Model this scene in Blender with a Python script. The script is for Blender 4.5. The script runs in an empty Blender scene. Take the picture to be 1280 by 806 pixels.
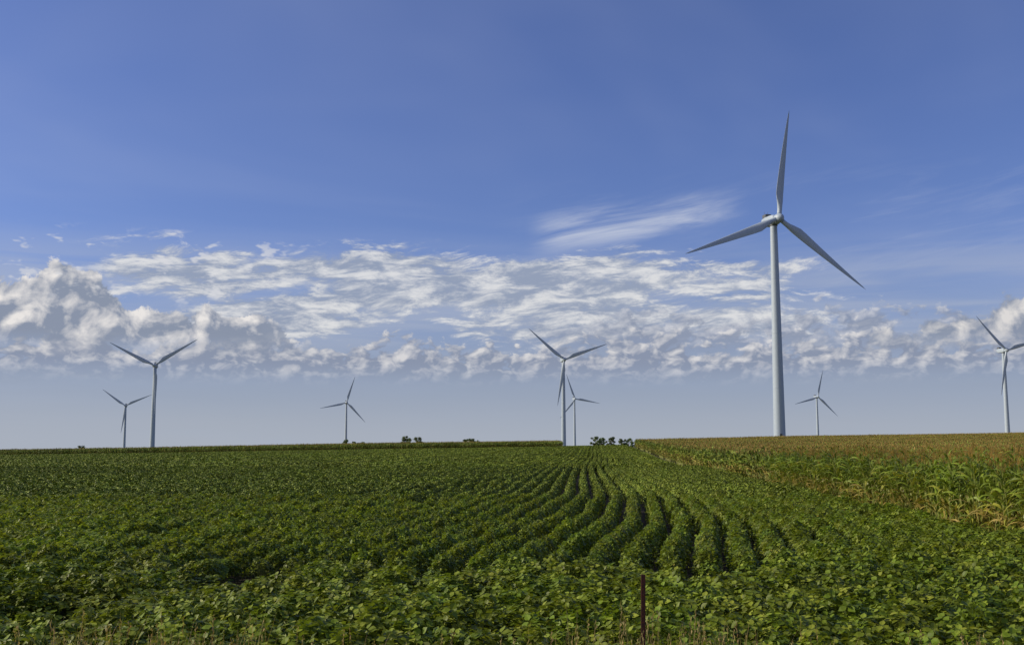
import bpy, math, numpy as np, random
from mathutils import Vector, Matrix, Euler
scene=bpy.context.scene
R=np.random.default_rng(7)

# ------------------------------------------------------------------ helpers
def sm(t):
    t=np.clip(t,0,1); return t*t*(3-2*t)
def H(X,Y):
    X=np.asarray(X,float); Y=np.asarray(Y,float)
    crest=3.1+.0175*np.clip(X,-350,350)
    s=sm((Y-30)/370)
    a=crest*s
    far=-3+.015*np.clip(X,-600,500)
    u=sm((Y-410)/320)
    z=a*(1-u)+far*u
    z=z-sm((Y-2500)/4000)*22
    z=z+0.12*np.sin(X*.045+1)*np.sin(Y*.03)*sm((Y-15)/60)
    return z
def link(o): scene.collection.objects.link(o); return o
def mesh_obj(name,verts,faces,mat=None,cols=None,smooth=False,do_link=True):
    me=bpy.data.meshes.new(name)
    me.from_pydata([tuple(v) for v in verts],[],faces); me.update()
    if cols is not None:
        at=me.color_attributes.new('Col','FLOAT_COLOR','POINT')
        c=np.ones((len(verts),4),np.float32); c[:,:3]=np.array(cols,np.float32)
        at.data.foreach_set('color',c.ravel())
    if mat: me.materials.append(mat)
    if smooth: me.polygons.foreach_set('use_smooth',[True]*len(me.polygons))
    o=bpy.data.objects.new(name,me)
    if do_link: link(o)
    return o

class NT:
    def __init__(s,tree): s.t=tree
    def new(s,ty,**k):
        n=s.t.nodes.new(ty)
        for a,b in k.items(): setattr(n,a,b)
        return n
    def put(s,sock,v):
        if isinstance(v,S): s.t.links.new(v.s,sock)
        elif isinstance(v,bpy.types.NodeSocket): s.t.links.new(v,sock)
        else: sock.default_value=v
    def math(s,op,a,b=0.0,c=None,clamp=False):
        n=s.new('ShaderNodeMath',operation=op,use_clamp=clamp)
        s.put(n.inputs[0],a); s.put(n.inputs[1],b)
        if c is not None: s.put(n.inputs[2],c)
        return S(s,n.outputs[0])
    def sstep(s,x,a,b):
        n=s.new('ShaderNodeMapRange',interpolation_type='SMOOTHSTEP')
        s.put(n.inputs[0],x); s.put(n.inputs[1],a); s.put(n.inputs[2],b)
        n.inputs[3].default_value=0; n.inputs[4].default_value=1
        return S(s,n.outputs[0])
    def comb(s,x,y,z=0.0):
        n=s.new('ShaderNodeCombineXYZ')
        for i,v in enumerate((x,y,z)): s.put(n.inputs[i],v)
        return n.outputs[0]
    def noise(s,vec,scale=1,detail=5,rough=.55,dist=0.0,lac=2.0):
        n=s.new('ShaderNodeTexNoise')
        if vec is not None: s.put(n.inputs['Vector'],vec)
        n.inputs['Scale'].default_value=scale; n.inputs['Detail'].default_value=detail
        n.inputs['Roughness'].default_value=rough; n.inputs['Distortion'].default_value=dist
        n.inputs['Lacunarity'].default_value=lac
        return S(s,n.outputs[0])
    def mix(s,f,a,b,blend='MIX'):
        n=s.new('ShaderNodeMix',data_type='RGBA',blend_type=blend)
        s.put(n.inputs[0],f); s.put(n.inputs[6],a); s.put(n.inputs[7],b)
        return n.outputs[2]
class S:
    def __init__(s,nt,sock): s.nt=nt; s.s=sock
    def __add__(s,o): return s.nt.math('ADD',s,o)
    __radd__=__add__
    def __mul__(s,o): return s.nt.math('MULTIPLY',s,o)
    __rmul__=__mul__
    def __sub__(s,o): return s.nt.math('SUBTRACT',s,o)
    def __rsub__(s,o): return s.nt.math('SUBTRACT',o,s)
    def __truediv__(s,o): return s.nt.math('DIVIDE',s,o)

# ------------------------------------------------------------------ materials
def leaf_mat(name,rough=.5,trans=.28,hue=.03):
    m=bpy.data.materials.new(name); m.use_nodes=True
    t=m.node_tree; t.nodes.clear(); nt=NT(t)
    out=nt.new('ShaderNodeOutputMaterial')
    at=nt.new('ShaderNodeVertexColor',layer_name='Col')
    oi=nt.new('ShaderNodeObjectInfo')
    geo=nt.new('ShaderNodeNewGeometry')
    hs=nt.new('ShaderNodeHueSaturation')
    rnd=S(nt,oi.outputs['Random'])
    big=nt.noise(geo.outputs['Position'],.10,1,.6)
    nt.put(hs.inputs['Hue'],rnd*hue+(.5-hue*.5))
    nt.put(hs.inputs['Value'],rnd*.16+.55+big*.75)
    nt.put(hs.inputs['Color'],at.outputs['Color'])
    col=hs.outputs[0]
    if trans>0: col=nt.mix(S(nt,geo.outputs['Backfacing'])*.3,col,(.14,.18,.07,1))
    p=nt.new('ShaderNodeBsdfPrincipled'); nt.put(p.inputs['Base Color'],col)
    p.inputs['Roughness'].default_value=rough; p.inputs['Specular IOR Level'].default_value=.28
    if trans>0:
        tr=nt.new('ShaderNodeBsdfTranslucent')
        br=nt.mix(1.0,col,(1.5,1.5,.5,1),'MULTIPLY'); nt.put(tr.inputs[0],br)
        mx=nt.new('ShaderNodeMixShader'); mx.inputs[0].default_value=trans
        t.links.new(p.outputs[0],mx.inputs[1]); t.links.new(tr.outputs[0],mx.inputs[2]); t.links.new(mx.outputs[0],out.inputs[0])
    else: t.links.new(p.outputs[0],out.inputs[0])
    return m
M_soy=leaf_mat('soybean_leaf',.52,.28)
M_soyfar=leaf_mat('soybean_leaf_distant',.6,0,.012)
M_corn=leaf_mat('corn_leaf',.5,.25,.012)
M_cornfar=leaf_mat('corn_leaf_distant',.6,0,.01)
M_grass=leaf_mat('dry_grass_blade',.6,.25)
M_tree=leaf_mat('tree_foliage',.6,0)

def simple(name,col,rough=.5,metal=0,var=.15,scale=3,col2=None,bump=0):
    m=bpy.data.materials.new(name); m.use_nodes=True; nt=NT(m.node_tree)
    p=m.node_tree.nodes['Principled BSDF']
    tc=nt.new('ShaderNodeTexCoord')
    n=nt.noise(tc.outputs['Object'],scale,4,.6)
    f=nt.sstep(n,.3,.7)
    c2=col2 if col2 else tuple(c*(1-var) for c in col)
    nt.put(p.inputs['Base Color'],nt.mix(f,(*col,1),(*c2,1)))
    p.inputs['Roughness'].default_value=rough; p.inputs['Metallic'].default_value=metal
    if bump:
        b=nt.new('ShaderNodeBump'); b.inputs['Strength'].default_value=bump; nt.put(b.inputs['Height'],n)
        m.node_tree.links.new(b.outputs[0],p.inputs['Normal'])
    return m
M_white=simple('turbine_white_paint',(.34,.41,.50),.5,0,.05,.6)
M_grey=simple('turbine_dark_trim',(.10,.11,.12),.5)
M_rust=simple('rusted_steel',(.10,.022,.014),.75,.2,.3,40,(.05,.02,.015),.3)
M_bark=simple('bark',(.09,.065,.045),.9,0,.4,6)
M_conc=simple('concrete',(.35,.34,.32),.85)

# ------------------------------------------------------------------ world
SUN_AZ=math.radians(-88); SUN_EL=math.radians(29)
w=bpy.data.worlds.new('World'); scene.world=w; w.use_nodes=True
try:
    w.cycles.sampling_method='MANUAL'; w.cycles.sample_map_resolution=256
except Exception: pass
t=w.node_tree; t.nodes.clear(); nt=NT(t)
out=nt.new('ShaderNodeOutputWorld'); bg=nt.new('ShaderNodeBackground'); bg.inputs[1].default_value=.105
t.links.new(bg.outputs[0],out.inputs[0])
sky=nt.new('ShaderNodeTexSky'); sky.sky_type='NISHITA'; sky.sun_disc=False
sky.sun_elevation=SUN_EL; sky.sun_rotation=SUN_AZ; sky.air_density=1.0; sky.dust_density=.5; sky.ozone_density=2.6
tc=nt.new('ShaderNodeTexCoord'); sep=nt.new('ShaderNodeSeparateXYZ'); t.links.new(tc.outputs['Generated'],sep.inputs[0])
dx,dy,e=[S(nt,sep.outputs[i]) for i in range(3)]
a=nt.math('ARCTAN2',dx,dy)
base=nt.mix(1.0,sky.outputs[0],(.68,.70,1.05,1),'MULTIPLY')
iz=nt.math('MAXIMUM',e,0.0)+.09
px=dx/iz; py=dy/iz
def win(x,a0,a1,b0,b1): return nt.sstep(x,a0,a1)*(1-nt.sstep(x,b0,b1))
veil=nt.noise(nt.comb(px*.5+py*.1,py*.7-px*.15),1.0,4,.6,.5)
veilm=nt.sstep(veil,.38,.8)*.2
c=nt.mix(veilm,base,(4.3,4.8,6.5,1))
st=nt.noise(nt.comb(a*4,e*55),1.0,3,.55,.4)
stm=(1-nt.sstep(e,.05,.20))*(st*.5+.5)
c=nt.mix(nt.math('MINIMUM',stm,.85),c,(2.9,3.4,4.4,1))
c=nt.mix((1-nt.sstep(e,.0,.065))*.55,c,(4.3,4.7,5.3,1))
bandm=win(e,.075,.11,.14,.20)*nt.sstep(st,.3,.6)*.4
c=nt.mix(bandm,c,(4.2,4.6,5.6,1))
# cirrus streaks, right of centre
cn=nt.noise(nt.comb(a*6,e*46-a*8),1.0,5,.64,.5)
cm=nt.sstep(cn,.32,.66)*win(a,.01,.05,.15,.23)*win(e-a*.11,.172,.190,.198,.218)
cm2=nt.sstep(cn,.46,.8)*win(a,-.04,.10,.5,.75)*win(e,.13,.15,.21,.26)*.2
c=nt.mix(nt.math('MINIMUM',cm*.65+cm2,1.0),c,(5.5,5.9,6.9,1))
# altocumulus sheet
warp=nt.noise(nt.comb(a*12,e*30),1.0,1,.5)
ac=nt.noise(nt.comb(a*22+warp*1.4+e*14,e*88-a*7+warp*1.8),1.0,7,.68,.15)
big=nt.noise(nt.comb(a*7+3.1,e*30-a*3),1.0,2,.5)
m1=win(e+a*.02,.08,.115,.166,.195)*win(a,-.42,-.24,.10,.40)
d1=nt.sstep(ac+big*1.15+m1*.30,1.15,1.38)*nt.sstep(m1,.0,.3)
sh1=nt.sstep(ac,.40,.66)
c1=nt.mix(sh1,(2.8,3.3,4.4,1),(7.2,7.2,7.2,1))
c=nt.mix(d1*.9,c,c1)
# cumulus: puffy tops, flat grey bases
lowtop=nt.noise(nt.comb(a*11,2.2),1.0,3,.6)
def cumulus(c,seed,sa,se,layers,dark,det=6,gain=3.4):
    wv=nt.noise(nt.comb(a*sa*1.2+seed,e*se*1.2),1.0,1,.5)
    n=nt.noise(nt.comb(a*sa+wv*.5+seed,e*se+wv*.5,seed*.37),1.0,det,.62)
    n2=nt.noise(nt.comb(a*sa+wv*.5+seed-.20,e*se+wv*.5+.24,seed*.37),1.0,3,.60)
    for base_e,top,azm,thr,soft,amp,lit,op in layers:
        dens=n+(top-e)*amp
        m=nt.sstep(dens,thr,thr+soft)*nt.sstep(e,base_e-.014,base_e+.014)*azm*op
        rel=nt.math('ADD',(n-n2)*gain+(e-base_e)*4.5,.14,clamp=True)
        c=nt.mix(m,c,nt.mix(rel,(*dark,1),(*lit,1)))
    return c
lt=a*(-.225)+.030+lowtop*.055
rt=nt.sstep(a,.28,.44)*.040+lowtop*.05+.068
c=cumulus(c,5.3,38,60,[(.092,lowtop*.08+.084,nt.sstep(a,-.05,.14),.52,.12,8,(5.6,5.7,6.2),.8),
                      (.070,lowtop*.07+.064,1.0,.50,.08,10,(6.6,6.5,6.6),.95)],(2.4,2.8,3.8),7,4.2)
c=cumulus(c,1.7,26,30,[(.090,lt,1-nt.sstep(a,-.24,-.13),.51,.06,11,(7.8,7.5,7.3),1.0),
                      (.092,rt,nt.sstep(a,.22,.38),.51,.08,10,(6.8,6.6,6.5),1.0)],(2.4,2.8,3.7),7,4.6)
pn=nt.noise(nt.comb(a*34+4,e*75),1.0,3,.6)
pm=nt.sstep(pn,.56,.66)*win(e,.12,.14,.175,.195)*win(a,-.5,-.40,-.24,-.16)
c=nt.mix(pm*.75,c,(6.4,6.5,6.9,1))
nt.put(bg.inputs[0],c)

sl=bpy.data.lights.new('sun','SUN'); sl.energy=5.0; sl.angle=math.radians(.5); sl.color=(1,.88,.68)
so=link(bpy.data.objects.new('sun',sl))
sd=Vector((math.sin(SUN_AZ)*math.cos(SUN_EL),math.cos(SUN_AZ)*math.cos(SUN_EL),math.sin(SUN_EL)))
so.rotation_euler=sd.to_track_quat('Z','Y').to_euler()

# ------------------------------------------------------------------ ground
def nonuni(parts):
    o=[]
    for a0,b0,st in parts: o+=list(np.arange(a0,b0,st))
    return np.array(o)
gy=nonuni([(-1500,-100,200),(-100,0,10),(0,120,2),(120,800,8),(800,3000,60),(3000,12001,500)])
gx=nonuni([(-9000,-1000,500),(-1000,-200,40),(-200,-40,8),(-40,40,2),(40,200,8),(200,1000,40),(1000,9001,500)])
GX,GY=np.meshgrid(gx,gy); GZ=H(GX,GY)
nx=len(gx); ny=len(gy)
V=np.stack([GX.ravel(),GY.ravel(),GZ.ravel()],1)
F=[(j*nx+i,j*nx+i+1,(j+1)*nx+i+1,(j+1)*nx+i) for j in range(ny-1) for i in range(nx-1)]
mg=bpy.data.materials.new('field_soil'); mg.use_nodes=True; nt=NT(mg.node_tree)
p=mg.node_tree.nodes['Principled BSDF']; p.inputs['Roughness'].default_value=.95
geo=nt.new('ShaderNodeNewGeometry'); sp=nt.new('ShaderNodeSeparateXYZ'); mg.node_tree.links.new(geo.outputs['Position'],sp.inputs[0])
gxS,gyS=S(nt,sp.outputs[0]),S(nt,sp.outputs[1])
n1=nt.noise(geo.outputs['Position'],2.0,5,.65); n2=nt.noise(geo.outputs['Position'],.006,3,.5)
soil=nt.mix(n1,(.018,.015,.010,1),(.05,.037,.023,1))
farc=nt.mix(nt.sstep(n2,.45,.55),(.05,.085,.022,1),(.20,.16,.06,1))
verge=nt.mix(n1,(.05,.06,.02,1),(.16,.12,.06,1))
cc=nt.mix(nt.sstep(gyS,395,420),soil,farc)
cc=nt.mix(1-nt.sstep(gyS,10.4,11.2),cc,verge)
nt.put(p.inputs['Base Color'],cc)
b=nt.new('ShaderNodeBump'); b.inputs['Strength'].default_value=.6; b.inputs['Distance'].default_value=.05; nt.put(b.inputs['Height'],n1)
mg.node_tree.links.new(b.outputs[0],p.inputs['Normal'])
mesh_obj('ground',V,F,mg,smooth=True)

# ------------------------------------------------------------------ scatter
def scatter(name,P,rot,scl,idx,objs):
    col=bpy.data.collections.new(name+'_plants')
    for o in objs: col.objects.link(o)
    me=bpy.data.meshes.new(name); n=len(P)
    me.vertices.add(n); me.vertices.foreach_set('co',np.asarray(P,np.float32).ravel())
    for an,ty,dat,key in (('rot','FLOAT_VECTOR',rot,'vector'),('scl','FLOAT_VECTOR',scl,'vector'),('idx','INT',idx,'value')):
        at=me.attributes.new(an,ty,'POINT')
        at.data.foreach_set(key,np.asarray(dat,np.int32 if ty=='INT' else np.float32).ravel())
    me.update()
    o=link(bpy.data.objects.new(name,me))
    g=bpy.data.node_groups.new(name,'GeometryNodeTree')
    g.interface.new_socket('Geometry',in_out='INPUT',socket_type='NodeSocketGeometry')
    g.interface.new_socket('Geometry',in_out='OUTPUT',socket_type='NodeSocketGeometry')
    N=g.nodes; L=g.links
    gi=N.new('NodeGroupInput'); go=N.new('NodeGroupOutput')
    ci=N.new('GeometryNodeCollectionInfo'); ci.inputs['Collection'].default_value=col
    ci.inputs['Separate Children'].default_value=True; ci.inputs['Reset Children'].default_value=True
    ip=N.new('GeometryNodeInstanceOnPoints'); ip.inputs['Pick Instance'].default_value=True
    def na(nm,ty):
        q=N.new('GeometryNodeInputNamedAttribute'); q.data_type=ty; q.inputs[0].default_value=nm; return q.outputs[0]
    L.new(gi.outputs[0],ip.inputs['Points']); L.new(ci.outputs[0],ip.inputs['Instance'])
    L.new(na('idx','INT'),ip.inputs['Instance Index']); L.new(na('rot','FLOAT_VECTOR'),ip.inputs['Rotation'])
    L.new(na('scl','FLOAT_VECTOR'),ip.inputs['Scale']); L.new(ip.outputs[0],go.inputs[0])
    md=o.modifiers.new('plants','NODES'); md.node_group=g
    print(name,n)
    return o

# ---- soybean clumps (row axis = local Y)
LEAF_HI=([(0,0,0),(-.36,.25,.03),(.36,.25,.03),(0,.28,-.02),(-.38,.58,.03),(.38,.58,.03),(0,.6,-.02),(0,1,-.10)],
         [(0,2,3),(0,3,1),(3,2,5,6),(1,3,6,4),(6,5,7),(4,6,7)])
LEAF_LO=([(0,0,0),(-.38,.45,.03),(.38,.45,.03),(0,1,-.08)],[(0,2,3,1)])
def soy_clump(name,seed,length,width,height,ntri,lsize,hi,mat,rowoffs=(0,)):
    r=np.random.default_rng(seed); tv,tf=LEAF_HI if hi else LEAF_LO
    tv=np.array(tv,float); V=[];F=[];C=[]
    for ro in rowoffs:
      for k in range(ntri):
        wv=r.uniform(-1,1); y=r.uniform(-.5,.5)*length*1.03
        depth=abs(r.normal(0,.10)) if r.random()<.75 else r.uniform(.1,.5)
        top=height*(1-.50*abs(wv)**2.2)+.05*math.sin(y*9+seed+ro*5)
        z=max(.08,top-depth*height)
        x=wv*width*.5
        az=r.uniform(0,2*math.pi)
        tilt=r.uniform(.05,.85)
        nrm=Vector((math.sin(tilt)*math.cos(az)+.45*wv,math.sin(tilt)*math.sin(az),math.cos(tilt))).normalized()
        q=nrm.to_track_quat('Z','Y').to_matrix()@Matrix.Rotation(r.uniform(0,6.28),3,'Z')
        L0=lsize*r.uniform(.65,1.2)
        young=r.random()<.26
        for ang in (0,1.75,-1.75):
            Rm=q@Matrix.Rotation(ang+r.normal(0,.15),3,'Z')@Matrix.Rotation(r.normal(-.15,.25),3,'X')
            base=np.array((x+ro,y,z)); off=np.array(Rm@Vector((0,L0*.12,0)))
            M=np.array(Rm)
            vv=(tv*np.array([L0*.95,L0,L0]))@M.T+base+off
            b0=len(V); V+=list(vv); F+=[tuple(b0+i for i in f) for f in tf]
            g=np.array((.128,.176,.012))*r.uniform(.55,1.25)
            if young: g=np.array((.235,.285,.03))*r.uniform(.8,1.12)
            if r.random()<.004: g=np.array((.30,.27,.05))
            C+=[g]*len(tv)
        if hi:
            b0=len(V); sx=x*.35
            V+=[np.array((x,y,z)),np.array((x+.006,y,z)),np.array((sx+.006,y+.03,max(0,z-.35))),np.array((sx,y+.03,max(0,z-.35)))]
            F.append((b0,b0+1,b0+2,b0+3)); C+=[np.array((.07,.10,.03))]*4
    return mesh_obj(name,V,F,mat,C,do_link=False)
SL=.0778
def wob(Y):
    Y=np.asarray(Y,float)
    return .42*np.sin(Y/5.0+1.0)*np.exp(-((Y-26)/13)**2)-1.5*sm((52-Y)/30)+.6*np.sin(Y/24)*np.exp(-Y/150)
def rowx(wr,Y): return wr+SL*Y+wob(Y)
WE=10.9
def hnoise(X,Y):
    return .5*np.sin(X*.9+1.3*np.sin(Y*.31))*np.sin(Y*.47+.8*np.sin(X*.5))+.5*np.sin(X*.23+2)*np.sin(Y*.19+1)
GAPS=[(-4.9,20.4,.9,2.3),(-2.0,60,.9,3.5),(-6.6,15.8,1.0,1.3),(3.6,20.2,.8,1.2),(-3.6,46,.6,2.5),(-1.2,20.5,.5,1.0),(-9.5,30,.7,1.8)]
soyN=[soy_clump('soy_a%d'%i,10+i,.6,.74,.80,110,.098,True,M_soy) for i in range(8)]
soyM=[soy_clump('soy_b%d'%i,30+i,1.8,.74,.80,245,.118,False,M_soyfar) for i in range(6)]
OFF=[(k-2.5)*.76 for k in range(6)]
soyFn=[soy_clump('soy_c%d'%i,50+i,6.0,.55,.82,320,.19,False,M_soyfar,OFF) for i in range(3)]
soyFw=[soy_clump('soy_d%d'%i,60+i,6.0,.74,.80,370,.19,False,M_soyfar,OFF) for i in range(3)]
def soy_rows(objs,name,y0,y1,seg,nvar,headland=False):
    P=[]
    if headland:
        for k in range(12):
            yr=12.0+k*.76
            for X in np.arange(-16,18,seg*.86): P.append((X+R.normal(0,.04),yr+.10*math.sin(X*.7+k*.4)+.02*X+R.normal(0,.03)))
        P=np.array(P); hd=np.full(len(P),math.pi/2); wd=np.ones(len(P))*.98
    else:
        for i in range(-120,20):
            wr=i*.76-.2
            Ys=np.arange(y0,y1,seg*.9)+R.uniform(0,seg)
            X=rowx(wr,Ys)
            k=(X>-.49*Ys-6)&(X<.49*Ys+6)&(X<WE-.5+SL*Ys)
            Ys=Ys[k];X=X[k]
            for q in zip(X,Ys): P.append(q+(wr,))
        P=np.array(P); wr=P[:,2]; P=P[:,:2]
        dxy=(rowx(0,P[:,1]+.5)-rowx(0,P[:,1]-.5)); hd=-np.arctan(dxy)
        sg=np.where(wr<0,13,7)
        cen=np.exp(-((wr+.1)/sg)**2)
        wd=1.0-(.36+.08*np.clip((P[:,1]-24)/25,0,1))*cen
        P[:,0]+=R.normal(0,.025,len(P))
    X,Y=P[:,0],P[:,1]
    hs=1+.09*hnoise(X,Y)+R.normal(0,.06,len(X))
    keep=np.ones(len(X),bool)
    for gx_,gy_,ra,rb in GAPS:
        d=((X-gx_)/ra)**2+((Y-gy_)/rb)**2
        hs*=1-.70*np.exp(-d*.9); keep&=~((d<.8)&(R.random(len(X))<.9))
    X,Y,hs,hd,wd=X[keep],Y[keep],hs[keep],hd[keep],wd[keep]
    n=len(X); Z=H(X,Y)
    flip=R.integers(0,2,n)*math.pi
    rot=np.stack([np.zeros(n),np.zeros(n),hd+flip+R.normal(0,.05,n)],1)
    scl=np.stack([wd*R.uniform(.92,1.12,n),R.uniform(.95,1.1,n),hs],1)
    return scatter(name,np.stack([X,Y,Z],1),rot,scl,R.integers(0,nvar,n),objs)
def tiles(name,objs,w0,w1,y0,y1,tw,tl,cond,hv=.03,xoff=True):
    P=[]
    for wc in np.arange(w0+tw/2,w1+tw/2,tw):
        for yc in np.arange(y0+tl/2,y1+tl/2-.01,tl):
            x=float(rowx(wc,yc)) if xoff else wc+SL*yc
            if -.49*yc-8<x<.49*yc+8 and cond(x,yc,wc): P.append((x,yc))
    P=np.array(P); n=len(P); X,Y=P[:,0],P[:,1]
    sx=(H(X,Y+tl/2)-H(X,Y-tl/2))/tl; sy=(H(X+tw/2,Y)-H(X-tw/2,Y))/tw
    fl=R.integers(0,2,n); sg=1-2*fl
    rot=np.stack([sx*sg,-sy*sg,-SL+fl*math.pi],1)
    scl=np.stack([np.ones(n),np.ones(n),1+R.normal(0,hv,n)],1)
    return scatter(name,np.stack([X,Y,H(X,Y)],1),rot,scl,R.integers(0,len(objs),n),objs)
ridge=lambda X,Y: Y>300+(X-30)*1.15
soy_rows(soyN,'soybean_headland',0,0,.6,8,True)
soy_rows(soyN,'soybean_field',21.2,48,.6,8)
soy_rows(soyM,'soybean_field',48,110,1.8,6)
W6=.76*6
tiles('soybean_field',soyFn,-4*W6,2*W6,110.5,392,W6,6,lambda x,y,w_:True)
tiles('soybean_field',soyFw,-52*W6,-4*W6,110.5,392,W6,6,lambda x,y,w_:True)
tiles('soybean_field',soyFn,3*W6,30*W6,296,392,W6,6,lambda x,y,w_:ridge(x,y))

# ---- corn
def corn_plant(V,F,C,r,ox,oy,hi=True,hgt=1.0):
    hs=r.uniform(2.05,2.38)*hgt; lean=r.normal(0,.05,2)
    b0=len(V); rad=.018
    for zz,rr in ((0,rad*1.1),(hs,rad*.5)):
        for k in range(3):
            an=k*2.094; V.append((ox+lean[0]*zz+rr*math.cos(an),oy+lean[1]*zz+rr*math.sin(an),zz)); C.append((.20,.22,.06))
    for k in range(3): F.append((b0+k,b0+(k+1)%3,b0+3+(k+1)%3,b0+3+k))
    nl=12 if hi else 7; az0=r.uniform(-.5,.5)+ (math.pi/2 if r.random()<.5 else 0)
    for i in range(nl):
        f=(i+.5)/nl; z0=.25+f*(hs-.22); az=az0+(i%2)*math.pi+r.normal(0,.35)
        L=(.55+.48*math.sin(math.pi*min(1,f*1.05)))*r.uniform(.85,1.15); W=(.105 if hi else .15)*(.7+.5*math.sin(math.pi*f))
        ang=r.uniform(.85,1.3); n=7 if hi else 3; step=L/n
        z=z0; ca,sa=math.cos(az),math.sin(az); d=0.
        if f<.36 and r.random()<.5: col=np.array((.38,.30,.08))*r.uniform(.6,1.1)
        elif f<.75 and r.random()<.28: col=np.array((.28,.29,.045))
        else: col=np.array((.145,.20,.022))*r.uniform(.6,1.35)
        b0=len(V); tw=r.normal(0,.35)
        for k in range(n+1):
            s=k/n; wdt=W*(.45+1.1*s if s<.4 else .89)*(1-max(0,s-.4)/.6*.97)*.5
            tx,ty=-sa*math.cos(tw*s*2),ca*math.cos(tw*s*2); tz=math.sin(tw*s*2)
            bx,by=ox+lean[0]*z0+ca*d,oy+lean[1]*z0+sa*d
            V.append((bx+tx*wdt,by+ty*wdt,z+tz*wdt)); V.append((bx-tx*wdt,by-ty*wdt,z-tz*wdt)); C+=[col,col]
            d+=math.cos(ang)*step; z+=math.sin(ang)*step; ang-=(2.3+r.normal(0,.2))/n*(.7+.6*s)
        for k in range(n): q=b0+2*k; F.append((q,q+1,q+3,q+2))
    tx0,ty0=ox+lean[0]*hs,oy+lean[1]*hs
    tc=np.array((.42,.28,.085))*r.uniform(.5,1.15)
    nb=6 if hi else 4; wt=.012 if hi else .015
    for i in range(nb):
        az=r.uniform(0,6.28); sp=0 if i==0 else r.uniform(.2,.65); L=.34 if i==0 else r.uniform(.18,.27)
        d1=(math.cos(az)*math.sin(sp),math.sin(az)*math.sin(sp),math.cos(sp)); zb=hs+(0 if i==0 else r.uniform(.02,.1))
        px_,py_=-math.sin(az)*wt*.5,math.cos(az)*wt*.5
        b0=len(V)
        ex,ey,ez=tx0+d1[0]*L,ty0+d1[1]*L,zb+d1[2]*L
        V+=[(tx0+px_,ty0+py_,zb),(tx0-px_,ty0-py_,zb),(ex-px_*.6,ey-py_*.6,ez),(ex+px_*.6,ey+py_*.6,ez)]
        F.append((b0,b0+1,b0+2,b0+3)); C+=[tc]*4
        if hi or i==0:
            b0=len(V); qx,qy=math.cos(az)*wt*.5,math.sin(az)*wt*.5
            V+=[(tx0+qx,ty0+qy,zb),(tx0-qx,ty0-qy,zb),(ex-qx*.6,ey-qy*.6,ez),(ex+qx*.6,ey+qy*.6,ez)]
            F.append((b0,b0+1,b0+2,b0+3)); C+=[tc]*4
    if hi: # ear
        b0=len(V); az=r.uniform(0,6.28); zc=hs*.48
        for j,(zz,rr) in enumerate(((0,.012),(.07,.034),(.16,.03),(.26,.006))):
            for k in range(4):
                an=k*1.571; V.append((ox+math.cos(az)*(.02+.25*zz)+rr*math.cos(an),oy+math.sin(az)*(.02+.25*zz)+rr*math.sin(an),zc+zz)); C.append((.24,.27,.08) if j<3 else (.12,.05,.02))
        for j in range(3):
            for k in range(4): F.append((b0+j*4+k,b0+j*4+(k+1)%4,b0+j*4+4+(k+1)%4,b0+j*4+4+k))
def corn_tile(name,seed,nr,length,hi,mat,step):
    V=[];F=[];C=[];r=np.random.default_rng(seed); ph=r.uniform(0,6.28)
    for a_ in range(nr):
        for y in np.arange(-length/2+step/2,length/2,step):
            if r.random()<.05: continue
            corn_plant(V,F,C,r,(a_-(nr-1)/2)*.76+r.normal(0,.04),y+r.normal(0,.04),hi,1+.05*math.sin(y*1.1+a_+ph)+r.normal(0,.05))
    return mesh_obj(name,V,F,mat,C,do_link=False)
cornN=[corn_tile('corn_a%d'%i,100+i,3,4.0,True,M_corn,.21) for i in range(6)]
cornF=[corn_tile('corn_b%d'%i,200+i,6,6.0,False,M_cornfar,.23) for i in range(5)]
tiles('corn_field',cornN,WE,WE+.76*36,22,70,.76*3,4.0,lambda x,y,w_:True,.02,False)
tiles('corn_field',cornF,WE,220,70,392,W6,6,lambda x,y,w_:not ridge(x,y),.02,False)
tiles('corn_field',cornF,-240,-12,332,392,W6,6,lambda x,y,w_:True,.02,False)

# ---- verge grass
def tuft(name,seed,tall):
    r=np.random.default_rng(seed);V=[];F=[];C=[]
    for k in range(26):
        az=r.uniform(0,6.28); L=tall*r.uniform(.45,1.05); bx,by=r.normal(0,.05,2); lean=r.uniform(.05,.45); wd=r.uniform(.003,.006)
        dry=r.random()<.6; col=np.array((.36,.26,.12) if dry else (.12,.16,.03))*r.uniform(.7,1.2)
        b0=len(V)
        for j in range(5):
            s=j/4; d=lean*L*s*s; z=L*s*(1-.15*lean*s)
            ww=wd*(1-s*.85); V+=[(bx+math.cos(az)*d-math.sin(az)*ww,by+math.sin(az)*d+math.cos(az)*ww,z),(bx+math.cos(az)*d+math.sin(az)*ww,by+math.sin(az)*d-math.cos(az)*ww,z)]; C+=[col,col]
        for j in range(4): q=b0+2*j; F.append((q,q+1,q+3,q+2))
        if dry and k%3==0:
            cx,cy,cz=bx+math.cos(az)*lean*L,by+math.sin(az)*lean*L,L*(1-.15*lean)
            for m_ in range(8):
                b0=len(V); zz=cz-.12+m_*.018; o=r.normal(0,.012,2)
                V+=[(cx,cy,zz),(cx+o[0],cy+o[1],zz+.022),(cx+o[0]*.4,cy+o[1]*.4+.005,zz+.035)]; F.append((b0,b0+1,b0+2)); C+=[col*1.1]*3
    return mesh_obj(name,V,F,M_grass,C,do_link=False)
tf=[tuft('tuft%d'%i,300+i,.9) for i in range(5)]
n=2000; X=R.uniform(-14,15,n); Y=R.uniform(6,11.6,n)
hz=R.uniform(.75,1.12,n)+.36*(np.sin(X*1.3)>.1)*R.random(n)
hz=np.where(Y<9.5,hz*.6,hz)
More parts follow.
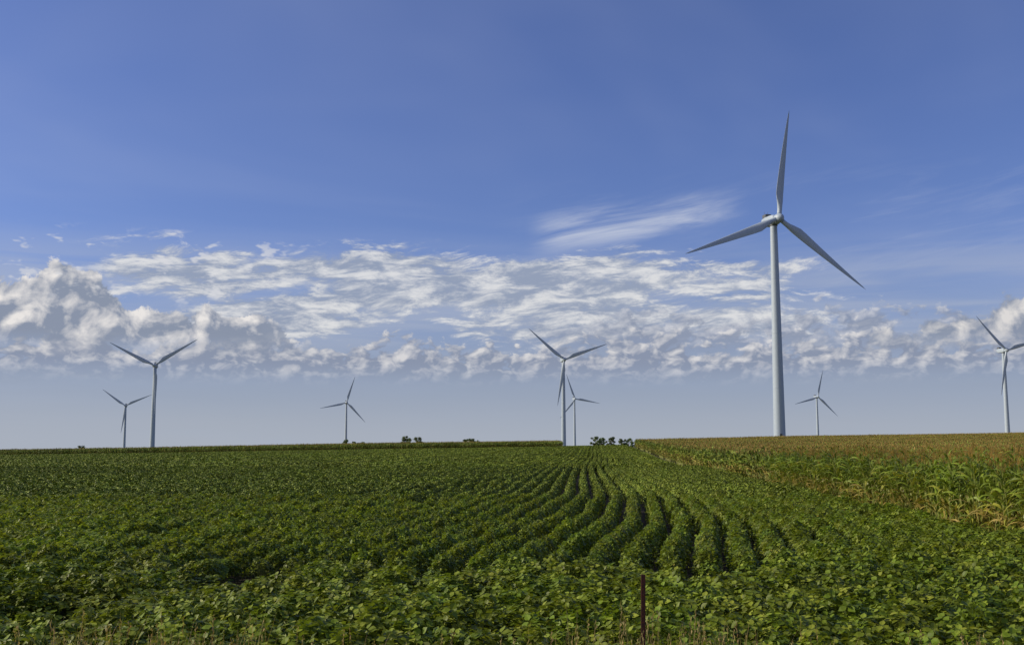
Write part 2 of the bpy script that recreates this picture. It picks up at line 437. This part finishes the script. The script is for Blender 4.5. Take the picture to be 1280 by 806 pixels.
scatter('grass_verge',np.stack([X,Y,H(X,Y)],1),np.stack([0*X,0*X,R.uniform(0,6.28,n)],1),np.stack([hz*0+1,hz*0+1,hz],1),R.integers(0,5,n),tf)

# ------------------------------------------------------------------ wind turbines
def loft(rings,closed_ends=True):
    V=[];F=[];n=len(rings[0])
    for rg in rings: V+=rg
    for j in range(len(rings)-1):
        for k in range(n): F.append((j*n+k,j*n+(k+1)%n,(j+1)*n+(k+1)%n,(j+1)*n+k))
    if closed_ends: F.append(tuple(range(n))[::-1]); F.append(tuple((len(rings)-1)*n+k for k in range(n)))
    return V,F
def blade_mesh(L=39.0):
    rings=[]; n=20
    for s in [0,.02,.045,.08,.13,.19,.26,.36,.48,.6,.72,.83,.91,.96,.985,1.0]:
        rr=1.3+s*(L-1.3)
        if s<.045: ch=1.75; th=1.0
        else:
            u=(s-.045)/.145
            if u<1: uu=u*u*(3-2*u); ch=1.75+uu*1.65; th=1.0-uu*.72
            else:
                v=(s-.19)/.81; ch=min(3.4,3.4*(1-v)**.9*.9+.46*(1-v*.5)); th=.28-.12*v
        if s>.98: ch*=.5
        if s==1: ch*=.35
        tw=math.radians(15*(1-s)**2+3)
        pts=[]
        for k in range(n):
            an=2*math.pi*k/n
            cx=math.cos(an); cy=math.sin(an)
            bl=min(1,max(0,(s-.045)/.145))
            x=cx*.5; y=cy*.5*th*(1-bl*.75*max(0,-cx)*1.0)
            x-= .18*bl
            x*=ch; y*=ch
            X=x*math.cos(tw)-y*math.sin(tw); Yy=x*math.sin(tw)+y*math.cos(tw)
            pts.append((X,Yy-1.8*s*s,rr))
        rings.append(pts)
    V,F=loft(rings); me=bpy.data.meshes.new('blade'); me.from_pydata(V,[],F); me.update()
    me.polygons.foreach_set('use_smooth',[True]*len(me.polygons)); me.materials.append(M_white); return me
BL=blade_mesh(41.0)
def circ(r,z,n=40): return [(r*math.cos(2*math.pi*k/n),r*math.sin(2*math.pi*k/n),z) for k in range(n)]
def rrect(w_,h_,y,rad=.5,zc=0,n=6):
    pts=[]
    for q,(sx,sz) in enumerate(((1,1),(-1,1),(-1,-1),(1,-1))):
        for k in range(n+1):
            an=math.pi/2*(q+k/n); pts.append((sx*(w_/2-rad)+rad*math.cos(an),y,zc+sz*(h_/2-rad)+rad*math.sin(an)))
    return pts
def child(par,name,V,F,mat,smooth=True):
    o=mesh_obj(name,V,F,mat,smooth=smooth)
    o.parent=par; return o
def turbine(X,Y,hubz,phase,yaw,bs=1.0):
    g=float(H(X,Y)); e_=link(bpy.data.objects.new('wind_turbine',None)); e_.location=(X,Y,g)
    hh=hubz-g; th=hh-1.7
    rr=lambda z:2.2-.9*(z/th)**1.05
    V,F=loft([circ(rr(th*i/16),th*i/16) for i in range(17)],False); child(e_,'tower',V,F,M_white)
    for i in (1,2,3):
        z=th*i/4; V,F=loft([circ(rr(z)+.035,z-.09),circ(rr(z)+.035,z+.09)]); child(e_,'flange_%d'%i,V,F,M_white,False)
    V,F=loft([circ(4.0,-1),circ(4.0,.35),circ(3.9,.4)]); child(e_,'foundation',V,F,M_conc,False)
    V,F=loft([[(x,-2.2-.08,z) for x,z in ((-.45,1.6),(.45,1.6),(.45,3.6),(.3,3.85),(-.3,3.85),(-.45,3.6))],[(x,-2.0,z) for x,z in ((-.45,1.6),(.45,1.6),(.45,3.6),(.3,3.85),(-.3,3.85),(-.45,3.6))]])
    child(e_,'door',V,F,M_grey,False)
    sv=[];sf=[]
    for k in range(6):
        b0=len(sv); y0=-2.4-.28*(6-k); z1=.45+.2*k+.15
        for x in (-.5,.5):
            for y in (y0,y0+.28):
                for z in (z1-.08,z1): sv.append((x,y,z))
        sf+=[tuple(b0+i for i in f) for f in ((0,1,3,2),(4,6,7,5),(0,4,5,1),(2,3,7,6),(1,5,7,3),(0,2,6,4))]
    child(e_,'steps',sv,sf,M_grey,False)
    head=link(bpy.data.objects.new('nacelle_pivot',None)); head.parent=e_; head.location=(0,0,hh); head.rotation_euler=(0,0,yaw)
    V,F=loft([rrect(2.6,2.6,-2.6,.9),rrect(3.3,3.4,-1.9,.7),rrect(3.4,3.7,0,.6,.05),rrect(3.4,3.6,4.5,.6,.1),rrect(3.0,2.9,6.6,.6,.25),rrect(2.6,2.3,7.0,.6,.3)])
    child(head,'nacelle',V,F,M_white)
    V,F=loft([circ(1.45,-2.2),circ(1.5,-1.6)]); child(head,'yaw_bearing',V,F,M_grey)
    V,F=loft([rrect(2.4,1.4,3.8,.2,2.5),rrect(2.4,1.4,6.3,.2,2.5)]); child(head,'cooler_hatch',V,F,M_grey,False)
    for sx in (-.7,.7):
        V,F=loft([[(sx+.05*math.cos(k*1.57),5.6+.05*math.sin(k*1.57),z) for k in range(4)] for z in (2.7,4.4)]); child(head,'wind_sensor_mast',V,F,M_grey,False)
    rot=link(bpy.data.objects.new('rotor',None)); rot.parent=head; rot.location=(0,-4.2,0); rot.rotation_euler=(math.radians(-3),0,0)
    pr=[(1.55,1.5),(1.75,.9),(1.8,0),(1.65,-.9),(1.2,-1.7),(.6,-2.15),(.1,-2.3)]
    V,F=loft([[(r_*math.cos(2*math.pi*k/32),y_,r_*math.sin(2*math.pi*k/32)) for k in range(32)] for r_,y_ in pr]); child(rot,'hub',V,F,M_white)
    for k in range(3):
        b_=link(bpy.data.objects.new('blade_%d'%(k+1),BL)); b_.parent=rot
        b_.rotation_euler=(0,phase+k*2*math.pi/3,0); b_.scale=(1,1,bs)
D=math.radians
for X,Y,hz_,ph,yw,bs in ((98.6,400,88.6,8,15,1.04),(-298,900,72.5,57,10,1),(-571,1600,67.4,66,12,1),(-252.5,1650,74.2,17,15,1.02),
                      (45.2,950,81.5,70,10,1.02),(101,1750,84.5,100,14,1.04),(462,1640,82.3,14,14,1.04),(424.6,930,87.9,75,14,1)):
    turbine(X,Y,hz_,D(ph),D(yw),bs)

# ------------------------------------------------------------------ trees
def tree_mesh(seed,h=14.0,wd=7.5):
    r=np.random.default_rng(seed);V=[];F=[];mi=[];C=[]
    def limb(p0,p1,r0,r1):
        p0=Vector(p0);p1=Vector(p1);d=(p1-p0).normalized();q=d.to_track_quat('Z','Y');b0=len(V)
        for pp,rr_ in ((p0,r0),(p1,r1)):
            for k in range(6):
                v=pp+q@Vector((rr_*math.cos(k*1.047),rr_*math.sin(k*1.047),0)); V.append(tuple(v)); C.append((.08,.06,.04))
        for k in range(6): F.append((b0+k,b0+(k+1)%6,b0+6+(k+1)%6,b0+6+k)); mi.append(0)
    limb((0,0,-.3),(.2,0,h*.35),.35,.24); limb((.2,0,h*.35),(0,.2,h*.8),.24,.07)
    cl=[]
    for i in range(30):
        z=h*r.uniform(.25,.93); rad=wd*.5*math.sin(math.pi*min(1,max(.12,(z/h-.12)/.92)))**.6*r.uniform(.3,1.0); az=r.uniform(0,6.28)
        c_=Vector((rad*math.cos(az),rad*math.sin(az),z)); limb((.1,.1,z*.65),tuple(c_),.10,.03); cl.append((c_,r.uniform(.8,1.5)))
    for c_,cr in cl:
        tint=r.uniform(.6,1.3)
        for k in range(110):
            d=Vector(r.normal(0,1,3)).normalized()*cr*r.uniform(.3,1.05); d.z*=.75; pp=c_+d
            q=Euler(tuple(r.uniform(0,6.28,3))).to_matrix(); s=r.uniform(.12,.26); b0=len(V)
            for vx in ((-s,-s*.6,0),(s,-s*.6,0),(s*.7,s,0),(-s*.7,s,0)):
                V.append(tuple(pp+q@Vector(vx))); C.append(np.array((.10,.14,.045))*tint)
            F.append((b0,b0+1,b0+2,b0+3)); mi.append(1)
    o=mesh_obj('tree_mesh',V,F,M_bark,C,do_link=False); me=o.data; me.materials.append(M_tree); me.polygons.foreach_set('material_index',mi)
    return me
TM=[tree_mesh(i+1) for i in range(4)]
tl=[(-63,650,.98),(-57,655,1.0),(-258,650,.88),(-27,650,.90),(-23,660,.88),(50,650,.94),(54,655,.86),(60,660,.9),(66,655,.82),(71,660,.84),(77,665,.78),
    (-100,650,.85),(-95,655,.82),(-90,650,.84),(-84,655,.82),(-128,690,.8),(268,640,.62),(190,660,.7)]
for i,(X,Y,s) in enumerate(tl):
    o=link(bpy.data.objects.new('tree',TM[i%4])); o.location=(X,Y,float(H(X,Y))-.1); o.scale=(s,s,s*R.uniform(.95,1.1)); o.rotation_euler=(0,0,i*1.7)

# ------------------------------------------------------------------ fence post (steel T post)
px0,py0=1.25,10.7; V=[];F=[]
def boxm(x0,x1,y0,y1,z0,z1):
    b0=len(V)
    for x in (x0,x1):
        for y in (y0,y1):
            for z in (z0,z1): V.append((x,y,z))
    F.extend([tuple(b0+i for i in f) for f in ((0,1,3,2),(4,6,7,5),(0,4,5,1),(2,3,7,6),(1,5,7,3),(0,2,6,4))])
boxm(-.022,.022,-.003,.003,-.3,1.60); boxm(-.003,.003,.0035,.036,-.3,1.60)
for k in range(28): boxm(-.006,.006,-.011,-.0035,.1+k*.052,.118+k*.052)
boxm(-.05,.05,-.008,-.0035,-.25,-.05)
fp=mesh_obj('fence_post',V,F,M_rust); fp.location=(px0,py0,float(H(px0,py0))); fp.rotation_euler=(.01,.012,.25)

# ------------------------------------------------------------------ camera
cam=bpy.data.cameras.new('camera'); co=link(bpy.data.objects.new('camera',cam))
cam.sensor_width=36; cam.lens=37.97; cam.clip_end=30000; cam.clip_start=.1
co.location=(0,0,2.8); co.rotation_euler=(math.radians(90+6.716),0,0)
scene.camera=co
scene.view_settings.view_transform='Standard'; scene.view_settings.look='None'; scene.view_settings.exposure=0
